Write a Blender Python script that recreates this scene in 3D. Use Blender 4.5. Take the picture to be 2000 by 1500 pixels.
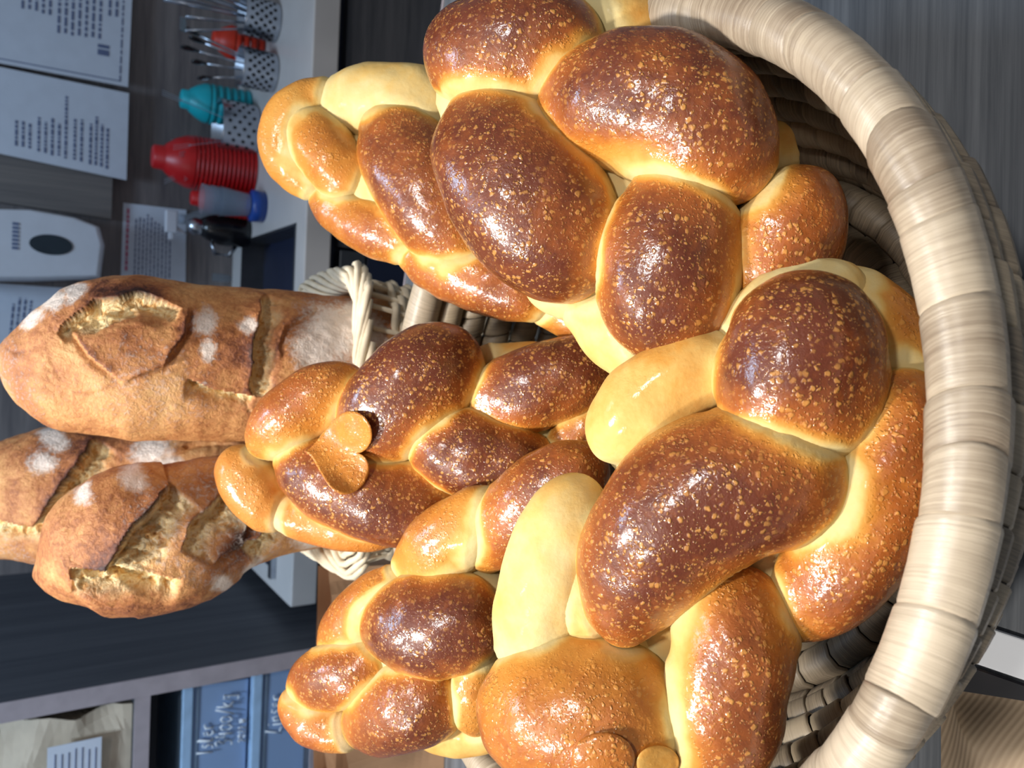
import bpy, bmesh, math, random
import numpy as np
from mathutils import Vector, Matrix
from mathutils.bvhtree import BVHTree
random.seed(7); RNG = np.random.default_rng(7)
for o in list(bpy.data.objects): bpy.data.objects.remove(o)
SC = bpy.context.scene; COL = SC.collection
# ------------------------------------------------------------------ camera, world, lights, exposure
F = 1502.0; TH = math.radians(33.5); RO = math.radians(1.2)
RIMZ = 0.17; ZC = RIMZ + 0.33
CAM = np.array([0.0, 0.0, ZC])
FW = np.array([0, math.cos(TH), -math.sin(TH)]); DN = np.array([0, -math.sin(TH), -math.cos(TH)]); RT = np.array([1.0, 0, 0])
UA = math.cos(RO)*RT - math.sin(RO)*DN          # photograph's "up" is the room's right: the picture was taken in portrait
VA = math.sin(RO)*RT + math.cos(RO)*DN
cd = bpy.data.cameras.new('camera'); cam = bpy.data.objects.new('camera', cd); COL.objects.link(cam)
cd.sensor_width = 36; cd.lens = 36*F/2000; cd.clip_start = 0.01
cam.matrix_world = Matrix(((VA[0], UA[0], -FW[0], CAM[0]), (VA[1], UA[1], -FW[1], CAM[1]), (VA[2], UA[2], -FW[2], CAM[2]), (0, 0, 0, 1)))
cd.dof.use_dof = True; cd.dof.focus_distance = 0.46; cd.dof.aperture_fstop = 10.5
SC.camera = cam
w = bpy.data.worlds.new('world'); SC.world = w; w.use_nodes = True
w.node_tree.nodes['Background'].inputs[0].default_value = (0.80, 0.88, 1.0, 1)
w.node_tree.nodes['Background'].inputs[1].default_value = 0.20
SC.view_settings.view_transform = 'Standard'; SC.view_settings.look = 'None'
SC.view_settings.exposure = 0.0; SC.view_settings.gamma = 1.0; SC.view_settings.use_curve_mapping = False
def lamp(name, loc, target, power, size, color, spread=70):
    l = bpy.data.lights.new(name, 'AREA'); l.shape = 'DISK'; l.size = size; l.energy = power; l.color = color; l.spread = math.radians(spread)
    o = bpy.data.objects.new(name, l); COL.objects.link(o); o.location = loc
    o.rotation_euler = (Vector(target)-Vector(loc)).to_track_quat('-Z', 'Y').to_euler()
    return o
lamp('ceiling_spot', (-0.50, 0.55, 1.75), (0, .45, .15), 6.3, 0.16, (1, .95, .88))
lamp('ceiling_spot', (-1.1, 0.1, 1.75), (0, .4, .15), 3.2, 0.15, (1, .96, .9))
lamp('ceiling_spot', (0.45, -0.3, 1.9), (0, .4, .1), 2.2, 0.2, (1, .96, .92))
lamp('ceiling_lamp_over_counter', (0.2, 1.3, 2.1), (0.1, 1.9, 0.2), 13, 0.5, (.52, .74, 1.0), 150)
lamp('added_shelf_fill', (-0.5, 0.5, 2.1), (-0.85, 1.6, 0.1), 3.5, 0.3, (.62, .8, 1.0), 60)  # added fill light, no known fixture: brightens the box fronts inside the shelf
# ------------------------------------------------------------------ helpers
def ray(x, y):
    return FW + ((750-y)/F)*UA + ((x-1000)/F)*VA
def P(x, y, z):                                   # pixel + depth (m along the lens axis) -> point in the room
    return CAM + ray(x, y)*z
def on_z(x, y, z):
    r = ray(x, y); return CAM + r*((z-ZC)/r[2])
def proj(V):
    d = V-CAM; z = d@FW
    return 1000+F*(d@VA)/z, 750-F*(d@UA)/z
OFF = {}
def thing(name, label, cat, loc, group=None):
    o = bpy.data.objects.new(name, None); o.empty_display_size = .02; COL.objects.link(o); o.location = loc
    o['label'] = label; o['category'] = cat
    if group: o['group'] = group
    OFF[o] = np.array(loc, float); return o
def tag(o, label, cat=None, group=None):
    o['label'] = label
    if cat: o['category'] = cat
    if group: o['group'] = group
    return o
def mo(name, V, Fc, mat, parent=None, smooth=True, uv=None, attrs=None, loc=None):
    V = np.asarray(V, float).reshape(-1, 3)
    if parent is not None: off = OFF[parent]
    elif loc is not None: off = np.array(loc, float)
    else: off = np.zeros(3)
    me = bpy.data.meshes.new(name)
    Fl = [tuple(int(i) for i in f) for f in Fc] if not isinstance(Fc, np.ndarray) else Fc.tolist()
    me.from_pydata((V-off).tolist(), [], Fl); me.materials.append(mat)
    if smooth: me.polygons.foreach_set('use_smooth', [True]*len(me.polygons))
    if uv is not None:
        l = me.uv_layers.new(name='UVMap'); li = np.empty(len(me.loops), int); me.loops.foreach_get('vertex_index', li)
        l.data.foreach_set('uv', np.asarray(uv)[li].ravel())
    for k, a in (attrs or {}).items():
        at = me.attributes.new(k, 'FLOAT', 'POINT'); at.data.foreach_set('value', np.asarray(a, float).ravel())
    me.update()
    o = bpy.data.objects.new(name, me); COL.objects.link(o)
    if parent is not None: o.parent = parent; OFF[o] = off
    else: o.location = off; OFF[o] = off
    return o
def struct(o): o['kind'] = 'structure'; return o
def grid_faces(n, m, wrap=True):                  # n rows, m columns (columns closed when wrap)
    i = np.arange(n-1)[:, None]; j = np.arange(m if wrap else m-1)[None, :]; j2 = (j+1) % m
    return np.stack([i*m+j, i*m+j2, (i+1)*m+j2, (i+1)*m+j], -1).reshape(-1, 4)
class MB:
    def __init__(s): s.v = []; s.f = []; s.n = 0
    def add(s, V, Fc):
        V = np.asarray(V, float).reshape(-1, 3); s.v.append(V); s.f += [tuple(int(i)+s.n for i in f) for f in Fc]; s.n += len(V); return s
    def box(s, c, h, R=None):
        c = np.array(c, float); h = np.array(h, float)
        V = np.array([[x, y, z] for x in (-1, 1) for y in (-1, 1) for z in (-1, 1)])*h
        if R is not None: V = V@np.array(R).T
        return s.add(V+c, [(0, 1, 3, 2), (4, 6, 7, 5), (0, 4, 5, 1), (2, 3, 7, 6), (0, 2, 6, 4), (1, 5, 7, 3)])
    def tube(s, pts, r, n=8, cap=True, flat=1.0):
        pts = np.array(pts, float); k = len(pts); r = np.broadcast_to(np.array(r, float), (k,))
        T = np.gradient(pts, axis=0); T /= np.linalg.norm(T, axis=1)[:, None]+1e-12
        ref = np.array([0, 0, 1.0]) if abs(T[:, 2]).mean() < .8 else np.array([1.0, 0, 0])
        B = np.cross(T, ref); B /= np.linalg.norm(B, axis=1)[:, None]+1e-12; N = np.cross(B, T)
        a = np.linspace(0, 2*np.pi, n, endpoint=False)
        V = pts[:, None]+r[:, None, None]*(np.cos(a)[None, :, None]*B[:, None]+flat*np.sin(a)[None, :, None]*N[:, None])
        f = grid_faces(k, n).tolist()
        if cap: f += [tuple(range(n))[::-1], tuple((k-1)*n+i for i in range(n))]
        return s.add(V, f)
    def lathe(s, prof, c, n=32, axis=None):
        a = np.linspace(0, 2*np.pi, n, endpoint=False); pr = np.array(prof, float)
        V = np.stack([pr[:, 0, None]*np.cos(a), pr[:, 0, None]*np.sin(a), np.repeat(pr[:, 1, None], n, 1)], -1).reshape(-1, 3)
        if axis is not None: V = V@np.array(axis).T
        return s.add(V+np.array(c, float), grid_faces(len(pr), n))
    def build(s, name, mat, parent=None, smooth=False, loc=None, bevel=0):
        o = mo(name, np.concatenate(s.v), s.f, mat, parent, smooth, loc=loc)
        if bevel:
            m = o.modifiers.new('bevel', 'BEVEL'); m.width = bevel; m.segments = 2; m.limit_method = 'ANGLE'
        return o
def sstep(a, b, x):
    t = np.clip((x-a)/(b-a), 0, 1); return t*t*(3-2*t)
def cnoise(V, s, seed=0, octs=3):                 # cheap smooth noise from rotated sines, about -1..1
    r = np.random.default_rng(seed); out = np.zeros(len(V)); amp = 1; tot = 0
    for o in range(octs):
        for k in range(4):
            d = r.normal(size=3); d /= np.linalg.norm(d)
            out += amp*np.sin(V@d*s*(0.8+.5*r.random())+r.random()*6.28+1.3*np.sin(V@np.roll(d, 1)*s*.7+k))
        tot += amp*2.2; amp *= .5; s *= 2.1
    return out/tot
# ------------------------------------------------------------------ materials
def srgb(r, g, b):
    f = lambda c: (c/255/12.92) if c/255 <= .04045 else ((c/255+.055)/1.055)**2.4
    return (f(r), f(g), f(b), 1)
class NT:
    def __init__(s, name):
        s.m = bpy.data.materials.new(name); s.m.use_nodes = True; s.t = s.m.node_tree; s.b = s.t.nodes['Principled BSDF']
    def n(s, typ, **k):
        nd = s.t.nodes.new(typ)
        for a, v in k.items():
            if a.startswith('_'): nd.inputs[a[1:].replace('_', ' ')].default_value = v
            else: setattr(nd, a, v)
        return nd
    def l(s, a, b): s.t.links.new(a, b)
    def math(s, op, a, b=None, clamp=False):
        nd = s.t.nodes.new('ShaderNodeMath'); nd.operation = op; nd.use_clamp = clamp
        for i, x in enumerate((a, b)):
            if x is None: continue
            if isinstance(x, (int, float)): nd.inputs[i].default_value = x
            else: s.l(x, nd.inputs[i])
        return nd.outputs[0]
    def ramp(s, fac, stops):
        nd = s.t.nodes.new('ShaderNodeValToRGB'); e = nd.color_ramp.elements
        while len(e) < len(stops): e.new(.5)
        for i, (p, c) in enumerate(stops): e[i].position = p; e[i].color = c
        s.l(fac, nd.inputs[0]); return nd.outputs[0]
    def mix(s, fac, a, b):
        nd = s.t.nodes.new('ShaderNodeMix'); nd.data_type = 'RGBA'
        for i, x in ((0, fac), (6, a), (7, b)):
            if isinstance(x, (int, float)): nd.inputs[i].default_value = x
            elif isinstance(x, tuple): nd.inputs[i].default_value = x
            else: s.l(x, nd.inputs[i])
        return nd.outputs[2]
    def noise(s, vec, scale, detail=3, rough=.5, dist=0):
        nd = s.n('ShaderNodeTexNoise', _Scale=scale, _Detail=detail, _Roughness=rough, _Distortion=dist); s.l(vec, nd.inputs['Vector']); return nd.outputs[0]
    def coord(s, kind='Object', scale=(1, 1, 1), rot=(0, 0, 0)):
        c = s.n('ShaderNodeTexCoord'); m = s.n('ShaderNodeMapping'); m.inputs['Scale'].default_value = scale; m.inputs['Rotation'].default_value = rot
        s.l(c.outputs[kind], m.inputs[0]); return m.outputs[0]
    def bump(s, h, strength, dist, prev=None):
        b = s.n('ShaderNodeBump'); b.inputs['Strength'].default_value = strength; b.inputs['Distance'].default_value = dist
        s.l(h, b.inputs['Height'])
        if prev is not None: s.l(prev, b.inputs['Normal'])
        return b.outputs[0]
    def set(s, **k):
        for a, v in k.items(): s.b.inputs[a.replace('_', ' ')].default_value = v
        return s
def plain(name, col, rough=.5, metal=0, spec=.5, var=.06, scale=30, **k):
    t = NT(name); c = t.coord(); nz = t.noise(c, scale, 3)
    d = tuple(x*(1-var*2) for x in col[:3])+(1,); b = tuple(min(1, x*(1+var)) for x in col[:3])+(1,)
    t.l(t.ramp(nz, [(.3, d), (.7, b)]), t.b.inputs['Base Color'])
    t.set(Roughness=rough, Metallic=metal); t.b.inputs['Specular IOR Level'].default_value = spec
    for a, v in k.items(): t.b.inputs[a.replace('_', ' ')].default_value = v
    return t.m
def wood(name, dark, light, axis=0, rough=.45, fine=1.0):
    t = NT(name); sc = [55*fine]*3; sc[axis] = 2.2*fine; c = t.coord(scale=tuple(sc))
    n1 = t.noise(c, 1.0, 6, .65, .4); sc2 = [260*fine]*3; sc2[axis] = 6*fine
    n2 = t.noise(t.coord(scale=tuple(sc2)), 1.0, 3, .6)
    f = t.math('ADD', t.math('MULTIPLY', n1, .65), t.math('MULTIPLY', n2, .35))
    t.l(t.ramp(f, [(.33, dark), (.68, light)]), t.b.inputs['Base Color']); t.set(Roughness=rough)
    t.l(t.bump(n2, .15, .001), t.b.inputs['Normal']); return t.m
def crust_material(name, tint=(1, 1, 1)):
    t = NT(name); at = t.n('ShaderNodeAttribute', attribute_name='bake'); c = t.coord()
    bk = at.outputs['Fac']
    n1 = t.noise(c, 38, 4, .6); n2 = t.noise(c, 160, 3, .6)
    f = t.math('ADD', bk, t.math('MULTIPLY', t.math('SUBTRACT', n1, .5), .42))
    f = t.math('ADD', f, t.math('MULTIPLY', t.math('MULTIPLY', t.math('SUBTRACT', n2, .5), .35), bk), True)
    T = lambda r, g, b: tuple(a*b2 for a, b2 in zip(srgb(r, g, b)[:3], tint))+(1,)
    col = t.ramp(f, [(0, T(202, 184, 132)), (.15, T(204, 168, 98)), (.30, T(196, 138, 60)), (.48, T(188, 120, 44)), (.70, T(152, 82, 31)), (1, T(92, 42, 22))])
    # blisters
    v = t.n('ShaderNodeTexVoronoi', _Scale=290.0, _Randomness=1.0); 
    dn = t.n('ShaderNodeTexNoise', _Scale=260.0, _Detail=2.0); t.l(c, dn.inputs['Vector'])
    dd = t.n('ShaderNodeVectorMath', operation='SCALE'); dd.inputs['Scale'].default_value = .0036; t.l(dn.outputs['Color'], dd.inputs[0])
    dc = t.n('ShaderNodeVectorMath', operation='ADD'); t.l(c, dc.inputs[0]); t.l(dd.outputs[0], dc.inputs[1])
    t.l(dc.outputs[0], v.inputs['Vector'])
    sep = t.n('ShaderNodeSeparateColor'); t.l(v.outputs['Color'], sep.inputs[0])
    size = t.math('MULTIPLY', t.math('POWER', sep.outputs[0], .9), .56)
    m = t.math('SUBTRACT', 1.0, t.math('DIVIDE', v.outputs['Distance'], t.math('ADD', size, .02)), True)
    v2 = t.n('ShaderNodeTexVoronoi', _Scale=560.0, _Randomness=1.0); t.l(dc.outputs[0], v2.inputs['Vector'])
    sep2 = t.n('ShaderNodeSeparateColor'); t.l(v2.outputs['Color'], sep2.inputs[0])
    m2 = t.math('SUBTRACT', 1.0, t.math('DIVIDE', v2.outputs['Distance'], t.math('ADD', t.math('MULTIPLY', sep2.outputs[0], .55), .02)), True)
    dens = t.ramp(t.noise(c, 26, 3, .6), [(.36, (0, 0, 0, 1)), (.56, (1, 1, 1, 1))])
    gate = t.ramp(bk, [(.22, (0, 0, 0, 1)), (.5, (1, 1, 1, 1))])
    g = t.math('MULTIPLY', gate, t.math('ADD', t.math('MULTIPLY', dens, .6), .40))
    s1 = t.math('MULTIPLY', t.math('SMOOTH_MIN', t.math('MULTIPLY', m, 2.2), 1.0), g)
    s2 = t.math('MULTIPLY', t.math('MULTIPLY', m2, 1.3), g)
    spot = t.math('MAXIMUM', s1, t.math('MULTIPLY', s2, .75), True)
    col2 = t.mix(t.math('MULTIPLY', spot, .58), col, T(214, 154, 76))
    t.l(col2, t.b.inputs['Base Color'])
    h = t.math('ADD', t.math('MULTIPLY', t.math('MAXIMUM', s1, s2), .55), t.math('MULTIPLY', n2, .5))
    wr = t.noise(c, 420, 3, .6, .6)
    nb = t.bump(h, .7, .0013); nb = t.bump(t.math('MULTIPLY', wr, gate), .35, .0009, nb)
    cb = t.bump(h, .42, .0010); cb = t.bump(t.math('MULTIPLY', wr, gate), .22, .0008, cb); t.l(cb, t.b.inputs['Coat Normal'])
    t.l(nb, t.b.inputs['Normal'])
    t.l(t.ramp(bk, [(.1, (.65, .65, .65, 1)), (.6, (.45, .45, .45, 1))]), t.b.inputs['Roughness'])
    t.l(t.ramp(bk, [(.15, (.02, .02, .02, 1)), (.6, (.9, .9, .9, 1))]), t.b.inputs['Coat Weight'])
    t.set(Coat_Roughness=.13); t.b.inputs['Specular IOR Level'].default_value = .25
    return t.m
M_CRUST = crust_material('glazed_crust')
M_CRUST_PINK = crust_material('matt_tip_crust', (1.0, .93, 1.02))
def rustic_material():
    t = NT('rustic_crust'); c = t.coord()
    bk = t.n('ShaderNodeAttribute', attribute_name='bake').outputs['Fac']
    cr = t.n('ShaderNodeAttribute', attribute_name='crumb').outputs['Fac']
    fl = t.n('ShaderNodeAttribute', attribute_name='flour').outputs['Fac']
    n1 = t.noise(c, 30, 5, .65); n2 = t.noise(c, 260, 4, .65, .5); n3 = t.noise(c, 75, 4, .6, 1.2)
    f = t.math('ADD', bk, t.math('MULTIPLY', t.math('SUBTRACT', n1, .5), 1.0))
    f = t.math('ADD', f, t.math('MULTIPLY', t.math('SUBTRACT', n2, .5), .7), True)
    col = t.ramp(f, [(0, srgb(228, 186, 130)), (.3, srgb(206, 150, 94)), (.55, srgb(172, 110, 64)), (.8, srgb(112, 62, 40)), (1, srgb(56, 30, 24))])
    cf = t.math('ADD', n3, t.math('MULTIPLY', t.math('SUBTRACT', n2, .5), .5), True)
    ccol = t.ramp(cf, [(.24, srgb(160, 100, 48)), (.38, srgb(222, 174, 104)), (.54, srgb(246, 228, 180)), (.74, srgb(228, 184, 112))])
    col = t.mix(cr, col, ccol)
    fm = t.math('MULTIPLY', t.ramp(t.math('ADD', t.math('MULTIPLY', fl, .75), t.math('MULTIPLY', n2, .75)), [(.60, (0, 0, 0, 1)), (.92, (1, 1, 1, 1))]), .8)
    col = t.mix(fm, col, srgb(238, 230, 222))
    t.l(col, t.b.inputs['Base Color'])
    nb = t.bump(n2, .75, .0018); nb = t.bump(t.math('MULTIPLY', n3, t.math('ADD', cr, .15)), .8, .006, nb); t.l(nb, t.b.inputs['Normal'])
    t.set(Roughness=.62); return t.m
M_RUSTIC = rustic_material()
def straw_material(name, d, l, rough=.42):
    t = NT(name); oi = t.n('ShaderNodeObjectInfo')
    c = t.coord('UV', scale=(1, 1, 1)); m1 = t.n('ShaderNodeMapping'); m1.inputs['Scale'].default_value = (900, 14, 1); t.l(c, m1.inputs[0])
    ad = t.n('ShaderNodeVectorMath', operation='ADD'); t.l(m1.outputs[0], ad.inputs[0])
    cmb = t.n('ShaderNodeCombineXYZ'); t.l(t.math('MULTIPLY', oi.outputs['Random'], 97.0), cmb.inputs[2]); t.l(cmb.outputs[0], ad.inputs[1])
    n1 = t.noise(ad.outputs[0], 1.0, 4, .7); n0 = t.noise(t.coord(), 28, 3, .55)
    f = t.math('ADD', t.math('MULTIPLY', n1, .5), t.math('ADD', t.math('MULTIPLY', n0, .35), t.math('MULTIPLY', oi.outputs['Random'], .2)))
    t.l(t.ramp(f, [(.36, d), (.66, l)]), t.b.inputs['Base Color'])
    t.l(t.bump(n1, .5, .0007), t.b.inputs['Normal']); t.set(Roughness=rough); t.b.inputs['Specular IOR Level'].default_value = .6
    return t.m
M_STRAW = straw_material('rim_straw', srgb(126, 110, 92), srgb(190, 175, 153), .36)
M_STRAW2 = straw_material('coil_straw', srgb(84, 72, 58), srgb(162, 146, 122), .5)
M_DARKSTRAW = plain('dark_inner_straw', srgb(52, 42, 34), .8)
M_WILLOW = plain('peeled_willow', srgb(226, 212, 186), .5, var=.08, scale=60)
M_TABLE = wood('grey_table_laminate', srgb(74, 78, 84), srgb(128, 131, 135), 0, .45)
M_WALL = wood('grey_wall_laminate', srgb(92, 86, 88), srgb(142, 132, 128), 0, .55, .5)
M_WALLB = wood('grey_board_laminate', srgb(96, 92, 92), srgb(138, 130, 124), 2, .55, .5)
M_PANEL = wood('dark_grey_panel', srgb(54, 58, 66), srgb(86, 88, 94), 2, .55, .5)
M_CAB = wood('cabinet_front_laminate', srgb(62, 64, 70), srgb(98, 98, 102), 0, .5, .5)
M_EDGE = plain('pale_edge_band', srgb(176, 164, 168), .5)
M_COUNTER = plain('pale_worktop', srgb(196, 192, 190), .35, scale=6)
M_STEEL = plain('stainless_steel', srgb(186, 192, 202), .25, 1.0)
M_STEELM = plain('brushed_steel', srgb(120, 124, 130), .38, 1.0)
M_HOLE = plain('dark_hole', srgb(22, 22, 26), .8)
M_RED = plain('red_plastic', srgb(196, 22, 26), .38)
M_ORANGE = plain('orange_red_plastic', srgb(206, 48, 20), .45)
M_TEAL = plain('teal_plastic', srgb(20, 178, 192), .4)
M_BLACK = plain('black_plastic', srgb(18, 18, 22), .22)
M_BLUE = plain('blue_plastic', srgb(30, 70, 150), .35)
M_NAVY = plain('navy_panel', srgb(26, 34, 56), .4)
M_WHITE = plain('white_plastic', srgb(222, 224, 232), .28, var=.02)
M_PAPER = plain('white_paper', srgb(214, 220, 232), .7, var=.02)
M_INK = plain('grey_ink', srgb(104, 116, 150), .8)
M_INKD = plain('dark_ink', srgb(44, 58, 60), .8)
M_INKR = plain('red_ink', srgb(196, 104, 130), .8)
M_INKB = plain('blue_ink', srgb(40, 110, 190), .8)
M_KRAFT = plain('kraft_paper', srgb(196, 154, 118), .75, var=.05, scale=14)
M_BRIGHT = plain('white_laminate_strip', srgb(244, 246, 250), .3, var=.01)
M_CHALK = plain('white_marker', srgb(240, 246, 252), .7, var=0)
def translucent(name, col, alpha):
    t = NT(name); t.b.inputs['Base Color'].default_value = col; t.set(Roughness=.35, Transmission_Weight=alpha, IOR=1.2)
    c = t.coord(); t.l(t.bump(t.noise(c, 60, 2), .1, .002), t.b.inputs['Normal']); return t.m
M_BOX = translucent('milky_blue_plastic', srgb(158, 186, 226), .10)
M_BOXRIM = plain('box_rim_plastic', srgb(168, 200, 232), .35)
M_CLEAR = translucent('clear_plastic', srgb(220, 232, 244), .85)
def ribkraft():
    t = NT('ribbed_kraft_paper'); wv = t.n('ShaderNodeTexWave', _Scale=90.0, _Distortion=.15); wv.bands_direction = 'Y'
    t.l(t.coord(rot=(0, 0, .35)), wv.inputs[0]); nz = t.noise(t.coord(), 12, 3)
    f = t.math('ADD', t.math('MULTIPLY', wv.outputs['Fac'], .16), t.math('MULTIPLY', nz, .7))
    t.l(t.ramp(f, [(.2, srgb(132, 112, 90)), (.8, srgb(172, 152, 126))]), t.b.inputs['Base Color']); t.set(Roughness=.75)
    t.l(t.bump(wv.outputs['Fac'], .3, .001), t.b.inputs['Normal']); return t.m
M_RIBKRAFT = ribkraft()
# ------------------------------------------------------------------ back of the room: frame (s right along the wall, t towards the wall, z)
ZK = ZC-0.518
a0 = on_z(612, 0, ZK); a1 = on_z(567, 1150, ZK)
ES = (a0-a1); ES[2] = 0; ES /= np.linalg.norm(ES); ET = np.array([-ES[1], ES[0], 0]); KO = on_z(594, 450, ZK)
ANG = math.atan2(ES[1], ES[0]); RB = np.array([ES, ET, [0, 0, 1.0]]).T
WT = 0.60                                          # worktop depth
def W(s, t, z): return KO*np.array([1, 1, 0])+ES*s+ET*t+np.array([0, 0, z])
def st(x, y, t=None, z=None):                     # pixel -> (s,t,z) on plane t=const or z=const
    r = ray(x, y); C0 = CAM-KO
    if t is not None: k = (t-C0@ET)/(r@ET)
    else: k = (z-CAM[2])/r[2]
    q = CAM+r*k; d = q-KO
    return np.array([d@ES, d@ET, q[2]])
def wbox(mb, s0, s1, t0, t1, z0, z1):
    return mb.box(W((s0+s1)/2, (t0+t1)/2, (z0+z1)/2), ((s1-s0)/2, (t1-t0)/2, (z1-z0)/2), RB)
struct(wbox(MB(), -1.6, 1.9, WT, WT+.05, -.9, 2.4).build('wall_back', M_WALL))
struct(MB().box((0, .9, -.94), (2.4, 2.4, .02)).build('floor', plain('floor_tile', srgb(110, 106, 104), .5)))
s_end = st(600, 1218, z=ZK)[0]                     # worktop left end
# worktop with sink
wt = thing('worktop', 'pale stone-look worktop with inset sink along the back wall', 'worktop', W(.3, .3, ZK-.05))
sk0 = st(572, 440, z=ZK); sk1 = st(468, 500, z=ZK)
sx0, sx1 = st(575, 600, z=ZK)[0]-.1, st(578, 436, z=ZK)[0]; sy0, sy1 = st(577, 500, z=ZK)[1], min(.50, st(470, 520, z=ZK)[1])
m = MB(); S0, S1 = s_end, 1.75
wbox(m, S0, sx0, 0, WT, ZK-.052, ZK); wbox(m, sx1, S1, 0, WT, ZK-.052, ZK)
wbox(m, sx0, sx1, 0, sy0, ZK-.052, ZK); wbox(m, sx0, sx1, sy1, WT, ZK-.052, ZK); m.build('slab', M_COUNTER, wt)
m = MB()
for (s0, s1, t0, t1, z0, z1) in ((sx0, sx1, sy0, sy1, -.17, -.165), (sx0, sx0+.006, sy0, sy1, -.17, .002), (sx1-.006, sx1, sy0, sy1, -.17, .002), (sx0, sx1, sy0, sy0+.006, -.17, .002), (sx0, sx1, sy1-.006, sy1, -.17, .002)):
    wbox(m, s0, s1, t0, t1, ZK+z0, ZK+z1)
m.build('sink_bowl', M_STEELM, wt)
m = MB(); wbox(m, s_end, S1, -.012, .0, ZK-.055, ZK+.001); m.build('front_edge', M_COUNTER, wt, bevel=.003)
# hob plate at the left end of worktop
hb = thing('sink_cover', 'small dark glass plate set in the left end of the worktop', 'plate', W(s_end+.2, .2, ZK))
m = MB(); wbox(m, s_end+.05, s_end+.30, .12, .45, ZK+.0005, ZK+.008); m.build('plate', M_NAVY, hb, bevel=.002)
m = MB(); wbox(m, s_end+.03, s_end+.32, .10, .12, ZK+.0005, ZK+.014); m.build('rail', M_STEEL, hb, bevel=.002)
# base cabinets below
bc = thing('base_cabinet', 'grey wood-look base cabinet with doors under the worktop', 'cabinet', W(.4, .3, -.9))
m = MB(); wbox(m, s_end, S1, .05, WT, -.88, ZK-.056); m.build('body', M_NAVY, bc)
ds = [s_end+.004, st(700, 860, t=.03)[0], st(700, 600, t=.03)[0], st(700, 490, t=.03)[0], st(700, 60, t=.03)[0]+.35, S1]
for i in range(5):
    if i == 2: continue
    m = MB(); wbox(m, ds[i]+.003, ds[i+1]-.003, .025, .048, -.80, ZK-.085); m.build('door', M_CAB, bc, bevel=.0015)
    m = MB(); wbox(m, ds[i]+.1, ds[i]+.22, .012, .018, ZK-.13, ZK-.122); wbox(m, ds[i]+.1, ds[i]+.106, .017, .026, ZK-.13, ZK-.122); wbox(m, ds[i]+.214, ds[i]+.22, .017, .026, ZK-.13, ZK-.122); m.build('handle', M_STEELM, bc)
ap = thing('built_in_appliance', 'dark navy appliance front beneath the worktop beside the wicker basket', 'appliance', W((ds[2]+ds[3])/2, .03, -.8))
m = MB(); wbox(m, ds[2]+.004, ds[3]-.004, .02, .047, -.78, ZK-.15); m.build('front_panel', M_NAVY, ap, bevel=.003)
m = MB(); wbox(m, ds[2]+.004, ds[3]-.004, .015, .047, ZK-.145, ZK-.085); m.build('control_strip', M_STEELM, ap, bevel=.003)
# wooden board fixed to wall with dispenser beside
def wall_slab(name, corners, t, th, mat, parent=None, loc=None, bevel=0):
    q = [st(x, y, t=t) for x, y in corners]; V = [W(*p) for p in q]+[W(p[0], p[1]+th, p[2]) for p in q]
    n = len(q); m = MB().add(V, [tuple(range(n)), tuple(range(2*n-1, n-1, -1))]+[(i, i+n, (i+1) % n+n, (i+1) % n) for i in range(n)])
    return m.build(name, mat, parent, bevel=bevel)
bd = wall_slab('wooden_board', [(222, 300), (218, 428), (-60, 385), (-60, 250)], WT-.028, .026, M_WALLB, bevel=.001)
tag(bd, 'light grey wooden board on the wall under the two large notices', 'board')
def paper(name, label, corners, t, lines, th=.001):
    q0 = W(*st(corners[0][0], corners[0][1], t=t)); o = thing(name, label, 'notice', q0)
    wall_slab('sheet', corners, t, th, M_PAPER, o)
    A, B, C, D = [np.array(c, float) for c in corners]     # A top-left, B top-right, C bottom-right, D bottom-left of the upright sheet
    for nm, mat, rows in lines:
        m = MB()
        for (v, u0, u1, hh) in rows:
            u = u0
            while u < u1:
                ww = min(u1-u, random.uniform(.02, .07))
                def q(uu, vv):
                    p = (A*(1-uu)+B*uu)*(1-vv)+(D*(1-uu)+C*uu)*vv; return W(*st(p[0], p[1], t=t-.0012))
                V = [q(u, v), q(u+ww, v), q(u+ww, v+hh), q(u, v+hh)]
                m.add(V, [(0, 1, 2, 3)]); u += ww+.012
        m.build(nm, mat, o)
    return o
L = lambda v0, n, u0, u1, step=.03, hh=.011: [(v0+i*step, u0+random.uniform(0, .02), u1-random.uniform(0, .15), hh) for i in range(n)]
def frame_rows(): return [(.03, .03, .97, .006), (.96, .03, .97, .006)]+[(v/60, .03, .037, .017) for v in range(2, 58)]+[(v/60, .963, .97, .017) for v in range(2, 58)]
paper('certificate', 'large certificate sheet with a dark square emblem, topmost on the back wall', [(-190, 88), (-190, -190), (262, -90), (250, 170)], WT-.03,
      [('border_print', M_INK, frame_rows()), ('text_print', M_INK, L(.52, 5, .42, .78)+L(.68, 7, .3, .85)+L(.9, 2, .5, .8)), ('emblem', M_INKD, [(.44, .70, .78, .05)]), ('seal', M_INK, [(.86, .2, .28, .05)])])
paper('typed_notice', 'white typed notice with four blocks of lines below the certificate', [(-190, 260), (-190, 92), (252, 182), (247, 352)], WT-.035,
      [('text_print', M_INK, L(.50, 3, .12, .5)+L(.60, 4, .1, .62, .03)+L(.72, 1, .1, .85)+L(.76, 2, .1, .6)+L(.83, 4, .08, .68, .025))])
paper('instruction_sheet', 'small white sheet with reddish heading and blue mark above the sink', [(235, 560), (241, 396), (364, 410), (362, 575)], WT-.004,
      [('heading_print', M_INKR, [(.06, .2, .95, .04)]), ('text_print', M_INK, L(.2, 10, .15, .9, .06, .02)), ('logo', M_INKB, [(.18, .04, .16, .12)])])
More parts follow.
